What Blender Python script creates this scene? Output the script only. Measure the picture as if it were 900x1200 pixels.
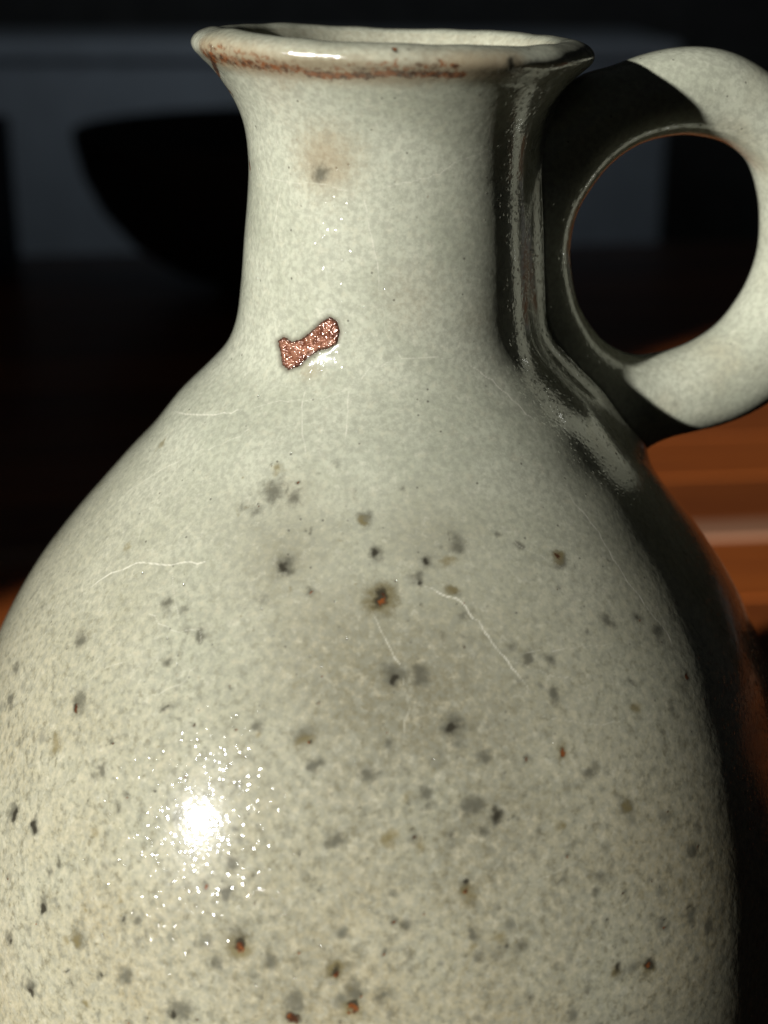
import bpy, bmesh, math, random
import numpy as np
R = math.radians
rng = random.Random(7)
scene = bpy.context.scene
for o in list(bpy.data.objects):
    bpy.data.objects.remove(o)

# ------------------------------------------------------------------ camera
PITCH = R(20.2); CAM_D = 0.25; CAM_H = 0.2305; FPX = 1743.0       # focal length in pixels of a 900x1200 frame
cd = bpy.data.cameras.new('camera'); cam = bpy.data.objects.new('camera', cd)
scene.collection.objects.link(cam); scene.camera = cam
cam.location = (0, -CAM_D, CAM_H); cam.rotation_euler = (math.pi / 2 - PITCH, 0, 0)
cd.sensor_fit = 'VERTICAL'; cd.sensor_height = 36.0; cd.lens = 36.0 * FPX / 1200.0
cd.clip_start = 0.01; cd.clip_end = 100
cd.dof.use_dof = True; cd.dof.focus_distance = 0.236; cd.dof.aperture_fstop = 13.0; cd.dof.aperture_blades = 0

# ------------------------------------------------------------------ dim room light
w = bpy.data.worlds.new('World'); scene.world = w; w.use_nodes = True
bg = w.node_tree.nodes['Background']
bg.inputs[0].default_value = (0.90, 0.97, 1.0, 1); bg.inputs[1].default_value = 0.010

# ------------------------------------------------------------------ the low sunbeam: a far small lamp
AZ, EL, LD = R(46), R(15), 10.0
ld = bpy.data.lights.new('sunbeam_lamp', 'SPOT'); lamp = bpy.data.objects.new('sunbeam_lamp', ld)
scene.collection.objects.link(lamp)
LDIR = np.array([-math.sin(AZ) * math.cos(EL), -math.cos(AZ) * math.cos(EL), math.sin(EL)])
lpos = LDIR * LD + np.array([0, 0, .12])
lamp.location = lpos
from mathutils import Vector
lamp.rotation_euler = Vector(-LDIR).to_track_quat('-Z', 'Y').to_euler()
ld.energy = 8300; ld.color = (0.985, 0.98, 0.94); ld.shadow_soft_size = 0.12
ld.spot_size = R(5.8); ld.spot_blend = 0.1

# weak fill lamp, added out of view to brighten the cabinet
bd = bpy.data.lights.new('cabinet_fill', 'AREA'); bl_ = bpy.data.objects.new('cabinet_fill', bd)
scene.collection.objects.link(bl_)
bd.shape = 'DISK'; bd.size = 0.5; bd.energy = 0.40; bd.color = (0.80, 0.90, 1.0)
bl_.location = (-.15, 1.15, .62); bl_.rotation_euler = (Vector((-.15, 1.75, .56)) - bl_.location).to_track_quat('-Z', 'Y').to_euler()

scene.view_settings.view_transform = 'Standard'; scene.view_settings.look = 'None'
scene.view_settings.exposure = 0.0; scene.view_settings.gamma = 1.0
scene.view_settings.use_curve_mapping = False

# ------------------------------------------------------------------ helpers
def link(name, me, mat=None, parent=None, smooth=True):
    o = bpy.data.objects.new(name, me); scene.collection.objects.link(o)
    if mat: me.materials.append(mat)
    if parent: o.parent = parent
    if smooth and len(me.polygons):
        me.polygons.foreach_set('use_smooth', np.ones(len(me.polygons), bool))
    return o

def mesh_np(name, V, F):
    me = bpy.data.meshes.new(name)
    V = np.asarray(V, np.float32); F = np.asarray(F, np.int32)
    me.vertices.add(len(V)); me.vertices.foreach_set('co', V.ravel())
    n = F.shape[1]
    me.loops.add(F.size); me.loops.foreach_set('vertex_index', F.ravel())
    me.polygons.add(len(F)); me.polygons.foreach_set('loop_start', np.arange(0, F.size, n, dtype=np.int32))
    me.update(calc_edges=True); me.validate()
    return me

def grid_faces(nr, nc, wrap=False):
    i = np.arange(nr - 1)[:, None]; j = np.arange(nc if wrap else nc - 1)[None, :]
    j2 = (j + 1) % nc
    return np.stack([i * nc + j, i * nc + j2, (i + 1) * nc + j2, (i + 1) * nc + j], -1).reshape(-1, 4)

def tag(o, label=None, cat=None, group=None, kind=None):
    for k, v in (('label', label), ('category', cat), ('group', group), ('kind', kind)):
        if v: o[k] = v
    return o

def empty(name, loc=(0, 0, 0), rz=0):
    o = bpy.data.objects.new(name, None); scene.collection.objects.link(o)
    o.location = loc; o.rotation_euler = (0, 0, rz); return o

def box_mesh(name, x0, x1, y0, y1, z0, z1, bev=0.002, seg=2):
    bm = bmesh.new(); bmesh.ops.create_cube(bm, size=1)
    for v in bm.verts:
        v.co = ((x0 + x1) / 2 + v.co.x * (x1 - x0), (y0 + y1) / 2 + v.co.y * (y1 - y0), (z0 + z1) / 2 + v.co.z * (z1 - z0))
    if bev: bmesh.ops.bevel(bm, geom=bm.edges[:], offset=bev, segments=seg, affect='EDGES', profile=.5)
    me = bpy.data.meshes.new(name); bm.to_mesh(me); bm.free(); return me

class NT:
    def __init__(s, name):
        s.m = bpy.data.materials.new(name); s.m.use_nodes = True
        s.t = s.m.node_tree; s.p = s.t.nodes['Principled BSDF']
    def n(s, typ, **kw):
        nd = s.t.nodes.new(typ)
        for k, v in kw.items(): setattr(nd, k, v)
        return nd
    def set(s, sock, v):
        if hasattr(v, 'is_output'): s.t.links.new(v, sock)
        elif v is not None:
            sock.default_value = (*v, 1) if isinstance(v, tuple) and len(v) == 3 and sock.type == 'RGBA' else v
    def math(s, op, a, b=None, c=None, clamp=False):
        nd = s.n('ShaderNodeMath', operation=op, use_clamp=clamp)
        s.set(nd.inputs[0], a); s.set(nd.inputs[1], b)
        if c is not None: s.set(nd.inputs[2], c)
        return nd.outputs[0]
    def ramp(s, v, lo, hi, a=0., b=1.):
        nd = s.n('ShaderNodeMapRange', interpolation_type='SMOOTHSTEP')
        s.set(nd.inputs[0], v)
        for i, x in enumerate((lo, hi, a, b)): s.set(nd.inputs[1 + i], x)
        return nd.outputs[0]
    def noise(s, vec, scale, detail=3., rough=.55, dist=0.):
        nd = s.n('ShaderNodeTexNoise'); s.set(nd.inputs['Vector'], vec)
        nd.inputs['Scale'].default_value = scale; nd.inputs['Detail'].default_value = detail
        nd.inputs['Roughness'].default_value = rough; nd.inputs['Distortion'].default_value = dist
        return nd.outputs[0]
    def voro(s, vec, scale, feature='F1', rand=1.):
        nd = s.n('ShaderNodeTexVoronoi', feature=feature); s.set(nd.inputs['Vector'], vec)
        nd.inputs['Scale'].default_value = scale; nd.inputs['Randomness'].default_value = rand
        return nd
    def mix(s, f, a, b, mode='MIX'):
        nd = s.n('ShaderNodeMix', data_type='RGBA', blend_type=mode)
        s.set(nd.inputs[0], f); s.set(nd.inputs[6], a); s.set(nd.inputs[7], b); return nd.outputs[2]
    def bump(s, h, dist, strength=1., normal=None):
        nd = s.n('ShaderNodeBump'); s.set(nd.inputs['Height'], h)
        nd.inputs['Distance'].default_value = dist; nd.inputs['Strength'].default_value = strength
        if normal is not None: s.t.links.new(normal, nd.inputs['Normal'])
        return nd.outputs[0]
    def attr(s, name):
        return s.n('ShaderNodeAttribute', attribute_name=name).outputs['Fac']
    def obj(s):
        return s.n('ShaderNodeTexCoord').outputs['Object']

# ------------------------------------------------------------------ materials
def glaze(name, marks):
    g = NT(name); co = g.obj(); P = g.p.inputs
    warm = g.noise(co, 22, 4, .6); big = g.noise(co, 60, 4, .6, .4); mid = g.noise(co, 720, 4, .62, .2)
    fine = g.noise(co, 1000, 3, .65)
    col = g.mix(g.ramp(big, .35, .68), (.455, .462, .362), (.372, .382, .292))
    if marks:
        tan = g.attr('tan')                                         # the glaze turns warmer and mottled down the body
        tm = g.math('MULTIPLY', tan, g.ramp(warm, .30, .60, .40, 1.))
        col = g.mix(tm, col, (.335, .288, .180))
        col = g.mix(g.math('MULTIPLY', g.attr('patch'), g.ramp(warm, .28, .56, .55, 1.)), col, (.170, .152, .098))
        mot = g.math('MULTIPLY', g.ramp(tan, 0., .8, .25, 1.), g.ramp(mid, .47, .70))
        col = g.mix(g.math('MULTIPLY', mot, .78), col, (.150, .134, .085))
        pale = g.math('MULTIPLY', g.ramp(tan, 0., .8, .35, 1.), g.ramp(mid, .52, .28))
        col = g.mix(g.math('MULTIPLY', pale, .7), col, (.46, .415, .295))
    else:
        col = g.mix(g.math('MULTIPLY', g.ramp(mid, .52, .68), .2), col, (.25, .25, .20))
        col = g.mix(g.math('MULTIPLY', g.ramp(warm, .46, .66), .55), col, (.36, .29, .175))
        vh = g.voro(co, 150); rh_ = g.n('ShaderNodeSeparateColor'); g.t.links.new(vh.outputs['Color'], rh_.inputs[0])
        sp = g.math('MULTIPLY', g.ramp(g.math('ADD', vh.outputs['Distance'], g.math('MULTIPLY', g.noise(co, 900, 3), .12)), .22, .09), g.ramp(rh_.outputs[0], .66, .9))
        col = g.mix(g.math('MULTIPLY', sp, .6), col, (.11, .10, .07))
    col = g.mix(g.ramp(g.noise(co, 780, 2, .6), .54, .74, 0., .26), col, (.60, .575, .46))
    col = g.mix(g.ramp(fine, .36, .66, .0, .5), col, (.24, .24, .19))
    # pinholes
    v = g.voro(co, 560); rnd = g.n('ShaderNodeSeparateColor'); g.t.links.new(v.outputs['Color'], rnd.inputs[0])
    pin = g.math('MULTIPLY', g.ramp(v.outputs['Distance'], .17, .05), g.ramp(rnd.outputs[0], .78, .80))
    if marks: pin = g.math('MULTIPLY', pin, g.ramp(tan, 0., .9, 1., .5))
    col = g.mix(g.math('MULTIPLY', pin, .75), col, (.10, .095, .075))
    rough = .22
    if marks:
        j = g.math('SUBTRACT', g.noise(co, 1150, 4, .7), .5)
        def m(nm, lo, hi, k):
            return g.ramp(g.math('ADD', g.attr(nm), g.math('MULTIPLY', j, k)), lo, hi)
        # small scattered iron specks of the clay showing through
        v2 = g.voro(g.n('ShaderNodeVectorMath', operation='ADD').outputs[0], 1)
        vd = v2.inputs['Vector'].links[0].from_node; g.t.links.new(co, vd.inputs[0])
        nz = g.n('ShaderNodeTexNoise'); g.t.links.new(co, nz.inputs['Vector']); nz.inputs['Scale'].default_value = 420
        sc = g.n('ShaderNodeVectorMath', operation='SCALE'); g.t.links.new(nz.outputs['Color'], sc.inputs[0]); sc.inputs[3].default_value = .0018
        g.t.links.new(sc.outputs[0], vd.inputs[1]); v2.inputs['Scale'].default_value = 210
        r2 = g.n('ShaderNodeSeparateColor'); g.t.links.new(v2.outputs['Color'], r2.inputs[0])
        sp = g.math('MULTIPLY', g.ramp(v2.outputs['Distance'], .34, .06), g.ramp(r2.outputs[0], .58, .92))
        sp = g.math('MULTIPLY', sp, g.ramp(tan, .25, 1.))
        col = g.mix(g.math('MULTIPLY', sp, .8), col, (.11, .108, .082))
        col = g.mix(g.math('MULTIPLY', m('stain', .08, 1.0, .5), .68), col, (.24, .165, .085))
        col = g.mix(g.math('MULTIPLY', m('grey', .02, 1.0, .9), .8), col, (.080, .076, .056))
        col = g.mix(g.math('MULTIPLY', m('olive', .12, 1.0, .8), .75), col, (.16, .125, .05))
        col = g.mix(g.math('MULTIPLY', m('dark', .18, .95, .9), .9), col, (.026, .023, .016))
        rim = m('rust', .25, .72, 1.5)
        rc = g.mix(g.ramp(g.noise(co, 700, 2), .4, .62), (.19, .058, .016), (.055, .019, .009))
        col = g.mix(g.math('MULTIPLY', rim, .9), col, rc)
        cr = g.attr('crack')
        col = g.mix(g.math('MULTIPLY', g.ramp(g.math('ADD', cr, g.math('MULTIPLY', j, .5)), .15, .9), .6), col, (.72, .69, .57))
        col = g.mix(g.math('MULTIPLY', g.attr('halo'), .8), col, (.07, .05, .035))
    g.set(P['Base Color'], col)
    g.set(P['Roughness'], g.math('ADD', rough, g.math('MULTIPLY', g.noise(co, 260, 3), .10)))
    P['IOR'].default_value = 1.5; P['Specular IOR Level'].default_value = .05; P['Coat Weight'].default_value = 1.; P['Coat Roughness'].default_value = .07; P['Coat IOR'].default_value = 1.6
    # orange-peel and tiny pits in the glaze
    n0 = g.bump(g.noise(co, 90, 2), .00004, 1.)
    n1 = g.bump(g.noise(co, 1050, 2, .55), .000034, 1., n0)
    wn = g.n('ShaderNodeTexNoise'); g.t.links.new(co, wn.inputs['Vector']); wn.inputs['Scale'].default_value = 800
    ws = g.n('ShaderNodeVectorMath', operation='SCALE'); g.t.links.new(wn.outputs['Color'], ws.inputs[0]); ws.inputs[3].default_value = .0009
    wa = g.n('ShaderNodeVectorMath', operation='ADD'); g.t.links.new(co, wa.inputs[0]); g.t.links.new(ws.outputs[0], wa.inputs[1])
    v3 = g.voro(wa.outputs[0], 1350, 'F1'); r3 = g.n('ShaderNodeSeparateColor'); g.t.links.new(v3.outputs['Color'], r3.inputs[0])
    dome = g.math('MULTIPLY', g.ramp(v3.outputs['Distance'], .62, .0), g.math('POWER', r3.outputs[0], 2.6))
    n2 = g.bump(dome, .000062, 1., n1)
    if marks: n2 = g.bump(g.math('MULTIPLY', g.noise(co, 750, 3, .6), g.attr('stain')), .00035, 1., n2)
    n3 = g.bump(g.math('SUBTRACT', 1., pin), .00010, 1., n2)
    g.set(P['Normal'], g.bump(g.noise(co, 700, 2, .5), .00003, 1., n0)); g.set(P['Coat Normal'], n3)
    return g.m

M_body = glaze('speckled_celadon_glaze', True)
M_handle = glaze('plain_celadon_glaze', False)

def mat_iron():
    g = NT('bare_iron_blister'); co = g.obj(); P = g.p.inputs
    a = g.noise(co, 650, 3, .6); v = g.voro(co, 950)
    col = g.mix(g.ramp(a, .35, .65), (.16, .05, .026), (.40, .185, .115))
    col = g.mix(g.ramp(g.noise(co, 1000, 2), .62, .74), col, (.60, .40, .33))
    edge = g.attr('edge'); col = g.mix(edge, col, (.045, .016, .009))
    g.set(P['Base Color'], col); P['Roughness'].default_value = .16; P['IOR'].default_value = 2.0; P['Metallic'].default_value = .25
    n = g.bump(v.outputs['Distance'], .00022, 1.); n = g.bump(a, .0003, 1., n)
    g.set(P['Normal'], n); return g.m

def mat_wood(name, c1, c2, rough=.35, seed=0.):
    g = NT(name); P = g.p.inputs
    tc = g.n('ShaderNodeTexCoord'); mp = g.n('ShaderNodeMapping'); g.t.links.new(tc.outputs['Object'], mp.inputs[0])
    mp.inputs['Scale'].default_value = (1.2, 14, 14); mp.inputs['Location'].default_value = (seed, seed * 3, 0)
    a = g.noise(mp.outputs[0], 3.2, 5, .6, 1.2); b = g.noise(mp.outputs[0], 14, 3, .6, .3)
    col = g.mix(g.ramp(a, .32, .68), c1, c2)
    col = g.mix(g.math('MULTIPLY', g.ramp(b, .5, .72), .5), col, tuple(x * .45 for x in c1))
    g.set(P['Base Color'], col); g.set(P['Roughness'], g.math('ADD', rough, g.math('MULTIPLY', b, .15)))
    P['Coat Weight'].default_value = .8; P['Coat Roughness'].default_value = .22
    g.set(P['Normal'], g.bump(b, .0004, .5)); return g.m

def mat_plain(name, c, rough=.6, var=.15, scale=20):
    g = NT(name); P = g.p.inputs; co = g.obj()
    col = g.mix(g.ramp(g.noise(co, scale, 4), .3, .7), tuple(x * (1 - var) for x in c), tuple(min(1, x * (1 + var)) for x in c))
    g.set(P['Base Color'], col); P['Roughness'].default_value = rough
    g.set(P['Normal'], g.bump(g.noise(co, scale * 12, 3), .0005, .3)); return g.m

# ------------------------------------------------------------------ the room beyond: table, wall, things in the shade
M_planks = [mat_wood('table_wood_%s' % n, a, b, .42, s) for n, a, b, s in (
    ('orange', (.29, .066, .009), (.37, .092, .013), 0.), ('brown', (.17, .038, .005), (.23, .056, .008), 4.), ('red', (.22, .050, .007), (.29, .070, .011), 9.))]
M_joint = mat_wood('pale_lit_joint', (.30, .14, .075), (.38, .19, .11), .45, 2.)  # pale colour stands for light caught on the rounded edge of a joint
M_dark = mat_plain('dark_room_wall', (.16, .16, .155), .8)
M_floor = mat_plain('dark_floor', (.10, .09, .08), .6)
M_panel = mat_plain('pale_slate_paint', (.74, .82, .90), .5, .06)
M_black = mat_plain('black_glaze', (.05, .05, .052), .85)
M_navy = mat_plain('navy_card', (.012, .018, .07), .6); M_red = mat_plain('red_print', (.45, .05, .03), .6); M_yel = mat_plain('yellow_print', (.55, .36, .04), .6)

def struct(name, me, mat):
    o = link(name, me, mat, None, False); o['kind'] = 'structure'; return o
struct('floor', box_mesh('floor', -4, 4, -4, 3.2, -.80, -.74, 0), M_floor)
struct('wall', box_mesh('wall', -4, 4, 2.6, 2.7, -.737, 2.4, 0), M_dark)

YAW = R(6.3)
table = tag(empty('wooden_table', (0, .35, 0), YAW), 'orange brown wooden table of wide planks with one pale strip, under the jug', 'table')
# plank edges in the table's own y, measured from its centre
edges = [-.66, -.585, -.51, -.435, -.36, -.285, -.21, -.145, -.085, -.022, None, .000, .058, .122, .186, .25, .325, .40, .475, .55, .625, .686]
prev = None; k = 0; tones = [1, 0, 2, 0, 1, 0, 2, 1, 0, 1, 2, 1, 0, 2, 1, 0, 1, 2, 0, 1, 2, 0]
for e in edges:
    if e is None: k += 1; prev = prev; jnt = True; continue
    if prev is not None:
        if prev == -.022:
            me = box_mesh('joint', -.95, .95, prev + .0006, e - .0006, -.03, .0006, .0008)
            link('lit_joint_strip', me, M_joint, table, False)
        else:
            me = box_mesh('plank', -.95, .95, prev + .0006, e - .0006, -.03, rng.uniform(-.0005, 0), .0012)
            link('plank', me, M_planks[tones[k % len(tones)]], table, False)
        k += 1
    prev = e
me = box_mesh('apron', -.80, .80, -.50, .52, -.10, -.0315, .002); link('apron', me, M_planks[1], table, False)
for sx in (-1, 1):
    for sy in (-1, 1):
        me = box_mesh('leg', sx * .86 - .03, sx * .86 + .03, sy * .56 - .03, sy * .56 + .03, -.739, -.0315, .004)
        link('leg', me, M_planks[1], table, False)

# unseen blocker, added to keep the beam off the near part of the table
BLK_D = 1.5; BLK_Z = BLK_D * .2765 - .012; BLK_P = np.array([.10, .103]); BLK_A = math.atan2(.27, .96)
# unseen jamb stand-in, added and leaned so its edge ends the table's sunlit part
P1 = np.array([-.137, .313]); dv = P1 - lpos[:2]; dv /= np.linalg.norm(dv)
nv = np.array([-dv[1], dv[0]]); je = P1 - dv * 1.05 - nv * .26 * .36   # its edge leans a little
jm = box_mesh('jamb_blocker', 0, 1.7, 0, .10, -.737, 2.2, .003)
blocker = struct('beam_blocker', box_mesh('beam_blocker', -1.6, 1.6, -.12, 0, -.737, BLK_Z, .006), M_dark)
sd = BLK_P + np.array([-math.sin(AZ), -math.cos(AZ)]) * BLK_D
blocker.location = (sd[0], sd[1], 0); blocker.rotation_euler = (0, 0, BLK_A)
jw = struct('jamb_blocker', jm, M_dark); jw.location = (je[0], je[1], 0); jw.rotation_mode = 'XYZ'; jw.rotation_euler = (0, .26, math.atan2(nv[1], nv[0]))

# pale panel
pan = tag(empty('cabinet', (-.82, 1.75, -.737)), 'pale slate blue cabinet front in shade behind the table', 'cabinet')
link('carcass', box_mesh('carcass', -.9, 1.19, 0, .4, 0, .852, .004), M_panel, pan, False)
link('top', box_mesh('top', -.91, 1.20, -.012, .41, .8535, .874, .003), M_panel, pan, False)

def lathe(name, prof, mat, n=72, parent=None):
    a = np.linspace(0, 2 * np.pi, n, endpoint=False); pr = np.array(prof)
    V = np.stack([pr[:, :1] * np.cos(a), pr[:, :1] * np.sin(a), pr[:, 1:] + 0 * a], -1).reshape(-1, 3)
    return link(name, mesh_np(name, V, grid_faces(len(pr), n, True)[:, ::-1]), mat, parent)

bowl = tag(empty('bowl', (-.06, .90, .0015)), 'wide black bowl on the far end of the table, left of the jug neck', 'bowl')
outer = [(.002, .004), (.06, .004), (.062, 0), (.070, 0), (.072, .006), (.104, .012), (.132, .031), (.153, .056), (.166, .082), (.171, .105), (.172, .114)]
inner = [(.170, .1155), (.167, .113), (.160, .084), (.146, .058), (.124, .036), (.09, .022), (.04, .013), (.002, .012)]
lathe('bowl_wall', outer + inner, M_black, 96, bowl)
pk = tag(empty('packet', (-.352, .93, .0015), R(-4)), 'navy printed packet with red and yellow patches at far left of the table', 'packet')
link('box', box_mesh('box', -.055, .055, -.03, .03, 0, .118, .002), M_navy, pk, False)
link('red_patch', box_mesh('red_patch', -.04, .052, -.0312, -.0302, .068, .092, 0), M_red, pk, False)
link('yellow_patch', box_mesh('yellow_patch', -.04, .052, -.0312, -.0302, .046, .066, 0), M_yel, pk, False)

# ------------------------------------------------------------------ the jug
cpos = np.array([0, -CAM_D, CAM_H])
FW = np.array([0, math.cos(PITCH), -math.sin(PITCH)]); UP = np.array([0, math.sin(PITCH), math.cos(PITCH)])
def proj(p):
    d = p - cpos; z = d @ FW
    return np.stack([450 + FPX * d[..., 0] / z, 600 - FPX * (d @ UP) / z], -1)

def catmull(pts, step):
    p = np.array(pts, float); out = []
    P = np.vstack([2 * p[0] - p[1], p, 2 * p[-1] - p[-2]])
    for i in range(1, len(P) - 2):
        L = np.linalg.norm(P[i + 1] - P[i]); t = np.linspace(0, 1, max(2, int(L / step * 3)), endpoint=False)[:, None]
        # centripetal-like: limit tangents to the chord
        m0 = (P[i + 1] - P[i - 1]) / (np.linalg.norm(P[i + 1] - P[i]) + np.linalg.norm(P[i] - P[i - 1])) * L
        m1 = (P[i + 2] - P[i]) / (np.linalg.norm(P[i + 2] - P[i + 1]) + np.linalg.norm(P[i + 1] - P[i])) * L
        h = ((2 * t**3 - 3 * t**2 + 1) * P[i] + (t**3 - 2 * t**2 + t) * m0 + (-2 * t**3 + 3 * t**2) * P[i + 1] + (t**3 - t**2) * m1)
        out.append(h)
    c = np.vstack(out + [p[-1:]])
    s = np.concatenate([[0], np.cumsum(np.linalg.norm(np.diff(c, axis=0), axis=1))])
    n = int(s[-1] / step); q = np.linspace(0, s[-1], n)
    return np.stack([np.interp(q, s, c[:, 0]), np.interp(q, s, c[:, 1])], 1)

OUT = [(.060, .0), (.068, .004), (.077, .020), (.0842, .045), (.0826, .068), (.0795, .086), (.0766, .0970), (.0726, .1085), (.0682, .1184), (.0632, .1273),
       (.0571, .1356), (.0503, .1436), (.0457, .1488), (.0410, .1538), (.0362, .1598), (.0312, .1648), (.0272, .1694), (.0254, .1738), (.0246, .1800),
       (.0240, .1870), (.0233, .1956), (.0232, .2000), (.0239, .2054), (.0257, .2098), (.0285, .2138), (.0307, .2160), (.0318, .2172),
       (.0320, .2182), (.0313, .2192), (.0299, .2199), (.0285, .2202), (.0271, .2200)]
INN = [(.0271, .2200), (.0260, .2193), (.0248, .2170), (.0226, .2120), (.0196, .2060), (.0180, .1960), (.0186, .1800), (.0200, .1700), (.0300, .1580), (.0500, .1320), (.0640, .1100),
       (.0720, .0800), (.0740, .0450), (.0600, .0080), (.020, .006), (.0005, .006)]
DEPTH = 1.0                                                       # the body is a little flattened front to back
po = catmull(OUT, .00030); pi = catmull(INN, .0012)
lo = po[po[:, 1] < .055]; po = np.vstack([lo[::6], po[po[:, 1] >= .055]])
prof = np.vstack([po, pi[1:]]); nrow = len(prof); n_out = len(po)
tg = np.gradient(prof, axis=0); nrm = np.stack([tg[:, 1], -tg[:, 0]], 1); nrm /= np.linalg.norm(nrm, axis=1)[:, None] + 1e-12
# columns: dense on the side that faces the lens (angle 0 looks to -y, +90 deg is +x)
th = np.concatenate([np.linspace(-R(88), R(104), 760, endpoint=False), np.linspace(R(104), R(272), 90, endpoint=False)])
ncol = len(th)

YH = R(14.5)                                                          # the handle is turned a little away
HU = np.array([math.cos(YH), math.sin(YH), 0]); HN = np.array([math.sin(YH), -math.cos(YH), 0])
def bend(p):
    q = p.copy(); z = p[..., 2]
    s = np.clip((z - .165) / .045, 0, 1); s = s * s * (3 - 2 * s)
    q[..., 0] = p[..., 0] + .025 * (z - .163) * np.clip(z / .05, 0, 1)
    q[..., 2] = z - .036 * p[..., 0] * s
    return q
def on_handle_plane(px):                                           # pixel of the photograph -> (u, z) in the handle's own plane
    px = np.asarray(px, float); d = FW + ((px[..., 0:1] - 450) / FPX) * np.array([1., 0, 0]) - ((px[..., 1:2] - 600) / FPX) * UP
    t = (-(cpos @ HN)) / (d @ HN); X = cpos + t[..., None] * d
    Y = X.copy()                                                   # undo the jug's slight lean
    for _ in range(6):
        Y = Y - (bend(Y) - X)
    return np.stack([Y @ HU, Y[..., 2]], -1)
hole = [(668, 289), (676, 249), (695, 217), (724, 187), (767, 169), (809, 165), (852, 177), (879, 198), (891, 241), (891, 278), (884, 315), (865, 350), (831, 386), (788, 407), (753, 413), (719, 401), (687, 363), (672, 321)]
outl = [(583, 288), (600, 215), (640, 140), (693, 90), (742, 69), (780, 57), (820, 52), (860, 60), (900, 85), (955, 150), (984, 230), (988, 288), (972, 370), (940, 430), (900, 466), (860, 488), (820, 500), (790, 506), (745, 512), (690, 495), (630, 430), (598, 360)]
HC = on_handle_plane(np.array([781., 288.]))
def polar(pts):
    q = on_handle_plane(np.array(pts, float)) - HC; a = np.arctan2(q[:, 1], q[:, 0]); r = np.hypot(q[:, 0], q[:, 1])
    o = np.argsort(a); return a[o], r[o]
NU = 300
ua = np.linspace(-np.pi, np.pi, NU, endpoint=False)
def per(a, r):
    v = np.interp(ua, np.concatenate([a - 2 * np.pi, a, a + 2 * np.pi]), np.tile(r, 3))
    k = np.exp(-.5 * (np.arange(-20, 21) / 5.) ** 2); k /= k.sum()
    return np.convolve(np.concatenate([v[-20:], v, v[:20]]), k, 'valid')
rh, ro = per(*polar(hole)), per(*polar(outl))
rh = rh + .0009
rc_, rw = (rh + ro) / 2, (ro - rh) / 2
dw = .0078 + .0006 * np.cos(ua)
path = np.stack([HC[0] + rc_ * np.cos(ua), HC[1] + rc_ * np.sin(ua)], 1)
pt = np.roll(path, -1, 0) - np.roll(path, 1, 0); pt /= np.linalg.norm(pt, axis=1)[:, None]
pn = np.stack([pt[:, 1], -pt[:, 0]], 1)                            # outward in the plane
EXP = 2.15
def sd_handle(p):
    u = p @ HU; v = p @ HN; z = p[:, 2]; out = np.empty(len(p))
    for s in range(0, len(p), 20000):
        a = u[s:s + 20000]; b = z[s:s + 20000]
        d2 = (a[:, None] - path[None, :, 0]) ** 2 + (b[:, None] - path[None, :, 1]) ** 2
        i = d2.argmin(1)
        q = ((a - path[i, 0]) * pn[i, 0] + (b - path[i, 1]) * pn[i, 1]) / rw[i]; h = v[s:s + 20000] / dw[i]
        F = (np.abs(q) ** EXP + np.abs(h) ** EXP + 1e-12) ** (1 / EXP)
        rr = np.hypot(q * rw[i], h * dw[i]) + 1e-9
        out[s:s + 20000] = rr * (1 - 1 / F)
    return out
pol = catmull(OUT, .0008); pol_n = np.gradient(pol, axis=0); pol_n = np.stack([pol_n[:, 1], -pol_n[:, 0]], 1); pol_n /= np.linalg.norm(pol_n, axis=1)[:, None]
def sd_body(p):
    r = np.hypot(p[:, 0], p[:, 1] / DEPTH); z = p[:, 2]; out = np.empty(len(p))
    for s in range(0, len(p), 20000):
        d2 = (r[s:s + 20000, None] - pol[None, :, 0]) ** 2 + (z[s:s + 20000, None] - pol[None, :, 1]) ** 2
        i = d2.argmin(1)
        out[s:s + 20000] = (r[s:s + 20000] - pol[i, 0]) * pol_n[i, 0] + (z[s:s + 20000] - pol[i, 1]) * pol_n[i, 1]
    return out
KB = .0085
def blend(a, b):
    h = np.clip(KB - np.abs(a - b), 0, None) / KB
    return h ** 2 * KB * .25

sn, cs = np.sin(th), np.cos(th)
V = np.stack([prof[:, :1] * sn, -prof[:, :1] * cs * DEPTH, prof[:, 1:] + 0 * th], -1)
N = np.stack([nrm[:, :1] * sn, -nrm[:, :1] * cs / DEPTH, nrm[:, 1:] + 0 * th], -1)
N /= np.linalg.norm(N, axis=-1)[..., None]
# hand-made unevenness
S = np.linspace(0, 1, nrow)[:, None] * 40; T = th[None, :]
wob = .00020 * np.sin(2 * T + 1.3 + .1 * S) * np.sin(.25 * S + .5) + .00010 * np.sin(4 * T + .4 * S) + .00002 * np.sin(3.1 * S + 2 * np.sin(T)) + .00001 * np.sin(11 * T + 2.3 * S)
lipz = np.clip((prof[:, 1:] - .2125) / .004, 0, 1)
wob = wob + lipz * (.00012 * np.sin(5 * T + 1) + .00006 * np.sin(13 * T + 2.) + .00003 * np.sin(23 * T))
V = V + N * wob[..., None]
near = (V[..., 0] > 0) & (np.arange(nrow)[:, None] < n_out) & (prof[:, 1:] > .10)
idx = np.flatnonzero(near.ravel()); p0 = V.reshape(-1, 3)[idx]; n0 = N.reshape(-1, 3)[idx]
dH = sd_handle(p0); kk = dH < KB * 1.6; idx, p0, n0 = idx[kk], p0[kk], n0[kk]
t = np.zeros(len(idx))
for _ in range(7):
    b = sd_handle(p0 + n0 * t[:, None]); t = .5 * t + .5 * blend(t, b)
V.reshape(-1, 3)[idx] = p0 + n0 * t[:, None]
VB = bend(V.reshape(-1, 3))
F = grid_faces(nrow, ncol, True)

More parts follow.
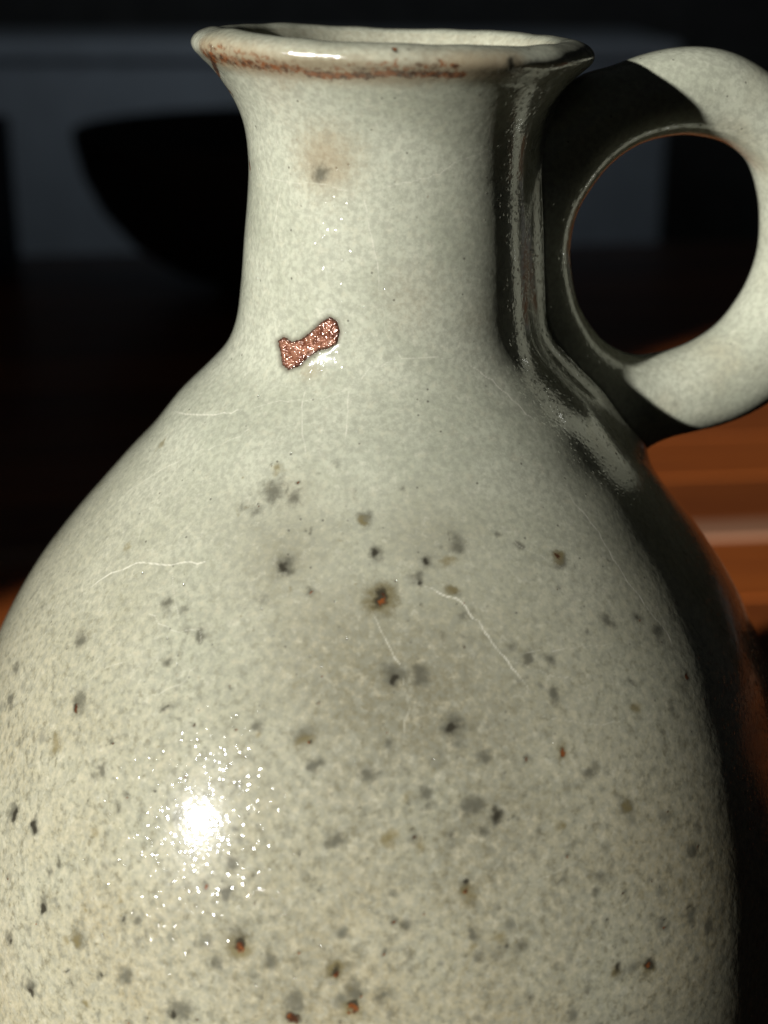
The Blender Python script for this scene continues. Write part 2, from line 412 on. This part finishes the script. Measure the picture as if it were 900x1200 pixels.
# --- marks of the glaze, laid on the surface points they sit at
front = (np.arange(nrow)[:, None] < n_out) & (np.abs(T) < R(104)) & (V[..., 2] > .05)
G = VB.reshape(nrow, ncol, 3); px = proj(VB).reshape(nrow, ncol, 2)
view = cpos - G; gu = np.gradient(G, axis=0); gv = np.gradient(G, axis=1); gn = np.cross(gv, gu)
facing = front & ((gn * view).sum(-1) > 0)
fi = np.flatnonzero(facing.ravel()); fpx = px.reshape(-1, 2)[fi]; fp = VB[fi]; fnrm = gn.reshape(-1, 3)[fi]; fnrm /= np.linalg.norm(fnrm, axis=1)[:, None] + 1e-12
cell = {}
key = (np.floor(fpx[:, 0] / 12).astype(int) + 50) * 1000 + np.floor(fpx[:, 1] / 12).astype(int) + 50
order = np.argsort(key, kind='stable'); ks = key[order]
def hit(x, y):
    best, bd = None, 1e9; cx, cy = int(x // 12) + 50, int(y // 12) + 50
    for ax in (-1, 0, 1):
        for ay in (-1, 0, 1):
            k_ = (cx + ax) * 1000 + cy + ay; a_, b_ = np.searchsorted(ks, k_), np.searchsorted(ks, k_ + 1)
            if b_ > a_:
                ii = order[a_:b_]; d = (fpx[ii, 0] - x) ** 2 + (fpx[ii, 1] - y) ** 2; j_ = d.argmin()
                if d[j_] < bd: bd, best = d[j_], ii[j_]
    return best
def warp(p):
    o = np.zeros_like(p)
    for k_, (lam, am) in enumerate(((.0055, .00020), (.0027, .00013), (.0013, .00012))):
        for c_i in range(3):
            a_ = np.random.RandomState(31 + 7 * k_ + c_i).randn(2, 3); f_ = 2 * np.pi / lam
            o[:, c_i] += am * (np.sin(f_ * p @ (a_[0] / np.linalg.norm(a_[0])) + k_ + c_i) + np.sin(f_ * p @ (a_[1] / np.linalg.norm(a_[1])) + 2 * c_i))
    return p + o
fpw = warp(fp)
A = {k_: np.zeros(len(VB), np.float32) for k_ in ('grey', 'olive', 'dark', 'rust', 'crack', 'stain', 'halo', 'tan', 'patch')}
def near_pts(c, rad):
    m = np.flatnonzero((np.abs(fp[:, 0] - c[0]) < rad) & (np.abs(fp[:, 2] - c[2]) < rad) & (np.abs(fp[:, 1] - c[1]) < rad)); return m
def pxm(c): return ((c - cpos) @ FW) / FPX                         # metres per photo pixel at a point
def spot(ch, x, y, r, s=1., squash=1.):
    h = hit(x, y)
    if h is None: return
    c = fp[h]; rad = r * pxm(c); m = near_pts(c, rad * 2.2)
    d = np.linalg.norm((fpw[m] - fpw[h]) / np.array([squash, squash, 1.]), axis=1) / rad
    val = s * np.exp(-(d ** 2) * 1.1); A[ch][fi[m]] = np.maximum(A[ch][fi[m]], val)
def line(ch, pts, wpx, s=1., fade=True):
    P = []
    if fade:                                                        # a crack wanders: break it into short uneven pieces
        w_ = [pts[0]]
        for (xa, ya), (xb, yb) in zip(pts[:-1], pts[1:]):
            nn = max(1, int(math.hypot(xb - xa, yb - ya) / 7))
            for i in range(1, nn + 1):
                k_ = 0 if i == nn else 1.3
                w_.append((xa + (xb - xa) * i / nn + rng.uniform(-k_, k_), ya + (yb - ya) * i / nn + rng.uniform(-k_, k_)))
        pts = w_
    for q in pts:
        h = hit(*q)
        if h is not None: P.append(fp[h])
    P = np.array(P)
    if len(P) < 2: return
    for i in range(len(P) - 1):
        a_, b_ = P[i], P[i + 1]; L = np.linalg.norm(b_ - a_); c = (a_ + b_) / 2; wd_ = wpx * pxm(c)
        m = near_pts(c, L / 2 + 4 * wd_); ab = b_ - a_
        tt = np.clip(((fp[m] - a_) @ ab) / (L * L + 1e-12), 0, 1)
        # a little wander so that the crack is not ruled
        d = np.linalg.norm(fp[m] - a_ - tt[:, None] * ab, axis=1) / wd_
        f = 1.
        if fade:
            g_ = (i + tt) / (len(P) - 1); f = np.clip(np.minimum(g_, 1 - g_) * 5 + .35, 0, 1) * rng.uniform(.7, 1.1)
        A[ch][fi[m]] = np.maximum(A[ch][fi[m]], s * f * np.exp(-d ** 2))
GREY = [(365, 898, 11), (252, 1128, 11), (317, 1125, 11), (150, 1140, 11), (445, 1168, 12), (345, 1172, 14), (195, 708, 11), (97, 750, 10), (195, 775, 8), (235, 745, 7),
        (265, 1045, 10), (160, 1080, 8), (17, 785, 9), (12, 822, 9), (300, 850, 8), (536, 642, 11), (658, 661, 8), (711, 729, 10), (462, 793, 12), (492, 786, 16), (644, 772, 9), (647, 812, 14),
        (569, 889, 10), (567, 975, 10), (551, 947, 11), (769, 738, 12), (830, 1089, 9), (561, 1122, 10), (553, 1094, 8), (697, 1044, 7), (811, 1000, 8), (375, 205, 10), (332, 664, 15), (528, 850, 12),
        (447, 703, 22), (583, 955, 13), (492, 681, 12), (529, 690, 12), (392, 1138, 16), (282, 1100, 16), (52, 1060, 13), (17, 950, 11), (40, 965, 12), (89, 822, 12), (12, 1100, 11), (546, 1038, 12),
        (722, 1134, 10), (759, 1133, 11), (360, 862, 12), (415, 1160, 12), (35, 1158, 9), (210, 1185, 14), (320, 575, 16), (345, 585, 12), (90, 1103, 11), (270, 1010, 8), (600, 76, 10), (70, 1010, 8), (120, 905, 7),
        (425, 610, 8), (440, 648, 9), (499, 657, 9), (612, 1110, 8), (690, 905, 7), (733, 944, 9), (655, 653, 8), (475, 1085, 9), (500, 930, 9), (430, 905, 10), (455, 870, 9), (395, 985, 9), (620, 770, 8)]
for x, y, r in GREY: spot('grey', x, y, r * rng.uniform(1.05, 1.35), rng.uniform(.85, 1.15), rng.uniform(.65, 1.05))
for x, y, r in [(360, 866, 9), (90, 1106, 8), (529, 690, 9), (525, 656, 7), (65, 872, 11), (325, 548, 8), (190, 521, 7), (150, 642, 7), (733, 945, 6), (661, 969, 6), (586, 1097, 8), (453, 983, 9), (655, 652, 7), (447, 704, 20),
                (100, 1175, 7), (492, 992, 8), (392, 1136, 12), (415, 1182, 12), (660, 882, 10), (546, 1046, 11), (759, 1135, 11), (722, 1138, 9), (282, 1110, 14), (425, 612, 6), (110, 560, 6), (745, 830, 7)]:
    spot('olive', x, y, r * 1.25, rng.uniform(.75, .98))
for x, y, r in [(332, 667, 7), (439, 648, 5), (499, 657, 6), (492, 682, 5), (17, 955, 7), (40, 968, 7), (52, 1066, 6), (12, 1103, 5), (35, 1161, 5), (528, 853, 6), (583, 955, 7), (447, 700, 10), (546, 1033, 6), (722, 1134, 7), (759, 1132, 8),
                (804, 793, 8), (660, 882, 6), (392, 1140, 7), (340, 1190, 8), (415, 1176, 7), (600, 77, 6), (89, 826, 5), (204, 1190, 6), (462, 795, 5), (463, 58, 5), (282, 1104, 8)]:
    spot('dark', x, y, r * 1.25, rng.uniform(.95, 1.2), rng.uniform(.65, .9))
for x, y, r in [(448, 705, 8), (89, 831, 5), (660, 883, 4), (804, 794, 5), (546, 1045, 5), (759, 1134, 5), (282, 1110, 8), (414, 1180, 7), (340, 1194, 9), (655, 653, 5), (660, 882, 7), (546, 1044, 7), (759, 1132, 7), (804, 793, 6), (392, 1142, 6), (463, 57, 6), (534, 78, 7)]:
    spot('rust', x, y, r * .85, .9, .8)
for x, y, r, s in [(385, 185, 55, .75), (383, 175, 26, .6), (375, 205, 20, .6), (362, 436, 20, .55), (330, 90, 30, .5), (480, 350, 60, .35), (560, 370, 40, .3), (345, 575, 40, .3)]: spot('stain', x, y, r, s)
# many more small flecks, thicker down the belly and in clusters
clus = [(500, 880, 130), (560, 960, 110), (350, 1150, 120), (60, 1050, 90), (470, 690, 100), (300, 760, 140), (700, 1120, 120), (200, 1000, 120), (330, 590, 70), (620, 760, 110), (800, 1050, 70), (430, 1020, 120)]
for i in range(600):
    if rng.random() < .55:
        cx_, cy_, sg = rng.choice(clus); x, y = rng.gauss(cx_, sg * .6), rng.gauss(cy_, sg * .6)
    else:
        x, y = rng.uniform(5, 840), 560 + 640 * math.sqrt(rng.random())
    if not (0 < x < 850 and 540 < y < 1199): continue
    q_ = rng.random(); r = 1.8 + 5.2 * rng.random() ** 2.6; sq_ = rng.uniform(.6, 1.1)
    if q_ < .62: spot('grey', x, y, r * 1.6, rng.uniform(.25, .75), sq_)
    elif q_ < .86: spot('olive', x, y, r * 1.2, rng.uniform(.3, .8), sq_)
    else:
        spot('grey', x, y, r * 1.5, .7, sq_); spot('dark', x + rng.uniform(-2, 2), y, r * .7, rng.uniform(.5, .9), sq_)
        if rng.random() < .4: spot('rust', x, y + r * .4, r * .45, .85, sq_)
for x, y, r, s_ in [(470, 850, 175, 1.), (540, 960, 130, .8), (400, 760, 120, .7), (330, 640, 90, .6), (620, 1080, 120, .5), (300, 1120, 120, .5), (500, 640, 80, .5)]: spot('patch', x, y, r, s_)
for pts, s in [([(203, 482), (235, 486), (262, 484), (285, 480)], .8), ([(103, 690), (130, 672), (160, 660), (200, 662), (240, 658), (258, 656)], .9), ([(172, 713), (185, 730), (210, 740), (233, 738), (236, 770)], .55),
               ([(490, 682), (520, 697), (540, 705), (565, 735), (590, 770), (612, 798), (622, 812)], 1.), ([(630, 838), (655, 842)], .5), ([(655, 568), (683, 600), (702, 625), (722, 661), (745, 693), (764, 719), (782, 742), (797, 778)], .85),
               ([(435, 715), (447, 740), (462, 770), (472, 788)], .8), ([(432, 224), (450, 220), (480, 213), (515, 205), (540, 187), (570, 175), (587, 192)], .6), ([(582, 115), (574, 150), (574, 175)], .8), ([(300, 206), (335, 212), (375, 216), (420, 225)], .45),
               ([(424, 222), (432, 260), (440, 300), (446, 345)], .55), ([(357, 450), (354, 493), (358, 540)], .6), ([(409, 453), (407, 490), (403, 520)], .6), ([(420, 450), (432, 432), (462, 424)], .45), ([(540, 420), (577, 445), (600, 468), (634, 500)], .8),
               ([(594, 628), (611, 642), (640, 655), (672, 672)], .45), ([(600, 767), (655, 762), (722, 753)], .35), ([(605, 1044), (650, 1022), (678, 1008), (692, 978)], .5), ([(99, 630), (125, 598), (157, 571), (190, 550), (221, 534)], .6),
               ([(768, 720), (772, 700), (770, 680)], .5), ([(52, 690), (56, 712), (64, 730)], .5), ([(103, 690), (70, 720), (40, 760)], .35), ([(285, 480), (330, 470), (380, 468), (420, 450)], .3), ([(236, 770), (215, 800), (180, 815), (150, 812)], .35), ([(472, 788), (480, 830), (470, 870)], .3), ([(590, 770), (640, 790), (700, 800)], .3), ([(446, 345), (452, 390), (470, 420), (540, 420)], .3), ([(200, 662), (205, 700), (210, 740)], .35), ([(221, 534), (260, 520), (300, 500)], .3), ([(655, 842), (700, 850), (740, 840)], .3), ([(330, 215), (322, 260), (318, 300)], .35), ([(100, 800), (125, 782), (150, 775)], .4)]:
    line('crack', pts, 1.35, max(s, .5))
line('rust', [(362, 86), (395, 88), (425, 87), (460, 86), (500, 86), (540, 88)], 8, .85, False)
line('rust', [(336, 78), (360, 80), (378, 82)], 5, .6); line('rust', [(428, 88), (434, 92)], 8, .75); line('rust', [(533, 74), (535, 84)], 6, .7)
line('rust', [(247, 57), (250, 72), (258, 92), (266, 104), (274, 112)], 6, 1.05); line('rust', [(292, 188), (293.5, 200)], 4.5, 1.); line('rust', [(236, 52), (258, 56), (285, 62), (330, 72)], 4.5, .5)
line('stain', [(240, 60), (300, 72), (360, 80), (420, 84), (540, 82), (600, 80)], 24, 1.1, False)
line('rust', [(395, 80), (450, 78), (520, 76)], 12, .45, False); line('rust', [(240, 62), (262, 70), (300, 76), (345, 80)], 12, .62, False)
zz = VB[:, 2]; fy = px.reshape(-1, 2)[:, 1]
A['tan'][:] = np.clip((.160 - zz) / .062, 0, 1)
A['stain'][np.repeat(np.arange(nrow) >= n_out, ncol) & (zz > .2)] = .4
# --- the bare iron blister
BON = np.array([(327, 400), (333, 396), (342, 402), (353, 399), (365, 390), (378, 378), (387, 373), (394, 377), (397, 388), (394, 402), (385, 407), (373, 410), (360, 418), (350, 428), (338, 432), (332, 427), (330, 413)], float)
def inside(q, poly):
    x, y = q[:, 0], q[:, 1]; r_ = np.zeros(len(q), bool); n = len(poly)
    for i in range(n):
        (x1, y1), (x2, y2) = poly[i], poly[(i + 1) % n]
        c = (y1 > y) != (y2 > y); r_ ^= c & (x < (x2 - x1) * (y - y1) / (y2 - y1 + 1e-12) + x1)
    return r_
def pdist(q, poly):
    d = np.full(len(q), 1e9); n = len(poly)
    for i in range(n):
        a_, b_ = poly[i], poly[(i + 1) % n]; ab = b_ - a_
        tt = np.clip(((q - a_) @ ab) / (ab @ ab), 0, 1); d = np.minimum(d, np.linalg.norm(q - a_ - tt[:, None] * ab, axis=1))
    return d
m = np.flatnonzero((np.abs(fpx[:, 0] - 362) < 75) & (np.abs(fpx[:, 1] - 402) < 65))
ins = inside(fpx[m], BON); dd = pdist(fpx[m], BON); sgn = np.where(ins, -dd, dd) - 1.6
A['halo'][fi[m]] = np.clip(1 - np.abs(sgn) / 5., 0, 1) * .9
lift = np.where(sgn > 0, np.where(True, .00006, 0) * np.exp(-((sgn - 5) / 4.) ** 2), -.0003 * np.clip(-sgn / 4., 0, 1))
VB[fi[m]] += fnrm[m] * lift[:, None]

me = mesh_np('jug_body', VB, F)
for k_, v_ in A.items():
    at = me.attributes.new(k_, 'FLOAT', 'POINT'); at.data.foreach_set('value', v_)
jug = tag(empty('jug'), 'grey green speckled stoneware jug with flared lip and round loop handle', 'jug')
link('body', me, M_body, jug)

# handle: tube laid round the ring, drawn out where it joins the neck and shoulder
NV = 84
ph = np.linspace(0, 2 * np.pi, NV, endpoint=False)
c_, s_ = np.cos(ph), np.sin(ph); sx = np.sign(c_) * np.abs(c_) ** (2 / EXP); sy = np.sign(s_) * np.abs(s_) ** (2 / EXP)
q = sx[None, :] * rw[:, None]; h = sy[None, :] * dw[:, None]
U = path[:, 0:1] + pn[:, 0:1] * q; Z = path[:, 1:2] + pn[:, 1:2] * q
HV = U[..., None] * HU + h[..., None] * HN + Z[..., None] * np.array([0, 0, 1.])
gq = np.sign(sx) * np.abs(sx) ** (EXP - 1) / rw[:, None]; gh = np.sign(sy) * np.abs(sy) ** (EXP - 1) / dw[:, None]
HNr = (pn[:, 0:1] * gq)[..., None] * HU + gh[..., None] * HN + (pn[:, 1:2] * gq)[..., None] * np.array([0, 0, 1.])
HNr /= np.linalg.norm(HNr, axis=-1)[..., None]
AU = ua[:, None]
HV = HV + HNr * (.00014 * np.sin(3 * AU + 2 * ph) + .00005 * np.sin(7 * AU + 1 + ph) + .00002 * np.sin(15 * AU - 2 * ph))[..., None]
p0 = HV.reshape(-1, 3); n0 = HNr.reshape(-1, 3); t = np.zeros(len(p0))
for _ in range(7):
    a = sd_body(p0 + n0 * t[:, None]); t = .5 * t + .5 * blend(a, t)
HB = bend(p0 + n0 * t[:, None])
me = mesh_np('jug_handle', HB, np.roll(grid_faces(NU + 1, NV, True) % (NU * NV), 0, 1))
link('handle', me, M_handle, jug)
bm = bmesh.new(); bm.from_mesh(me); bmesh.ops.recalc_face_normals(bm, faces=bm.faces); bm.to_mesh(me); bm.free()

# blister mesh: a rough crust lying in the hollow of the glaze
ch = hit(362, 402); c0 = fp[ch]; n0 = fnrm[ch]
gx, gy = np.meshgrid(np.arange(322, 403, 1.0), np.arange(368, 438, 1.0)); Q = np.stack([gx, gy], -1).reshape(-1, 2)
sq = np.where(inside(Q, BON), -1, 1) * pdist(Q, BON) - 1.6
keep = sq < 1.5
sel = np.flatnonzero((np.abs(fpx[:, 0] - 362) < 60) & (np.abs(fpx[:, 1] - 402) < 55))
base = fp[sel]; bp = fpx[sel]
Pq = np.zeros((len(Q), 3)); Nq = np.zeros((len(Q), 3))
for i in np.flatnonzero(keep):
    d = (bp[:, 0] - Q[i, 0]) ** 2 + (bp[:, 1] - Q[i, 1]) ** 2; jj = np.argpartition(d, 4)[:4]; wt = 1 / (d[jj] + .05); wt /= wt.sum()
    Pq[i] = (base[jj] * wt[:, None]).sum(0); Nq[i] = (fnrm[sel[jj]] * wt[:, None]).sum(0)
nr_ = np.random.RandomState(3); hgt = nr_.rand(len(Q)).reshape(gx.shape)
for _ in range(2): hgt = (hgt + np.roll(hgt, 1, 0) + np.roll(hgt, -1, 0) + np.roll(hgt, 1, 1) + np.roll(hgt, -1, 1)) / 5
hgt = (hgt - .5).ravel()
lift = np.where(sq < 0, .00012 * np.clip(-sq / 3, 0, 1) + hgt * .0011 * np.clip(-sq / 3, 0, 1), -.0003)
Pq += Nq * lift[:, None]
fid = grid_faces(gx.shape[0], gx.shape[1]); fid = fid[keep[fid].all(1)]
used = np.unique(fid); remap = -np.ones(len(Q), int); remap[used] = np.arange(len(used))
me = mesh_np('iron_blister', Pq[used], remap[fid][:, ::-1])
at = me.attributes.new('edge', 'FLOAT', 'POINT'); at.data.foreach_set('value', np.clip(1 + sq[used] / 4.5, 0, 1).astype(np.float32))
bl = link('iron_blister', me, mat_iron(), jug); bl['label'] = 'bone shaped reddish brown bare iron mark low on the neck'
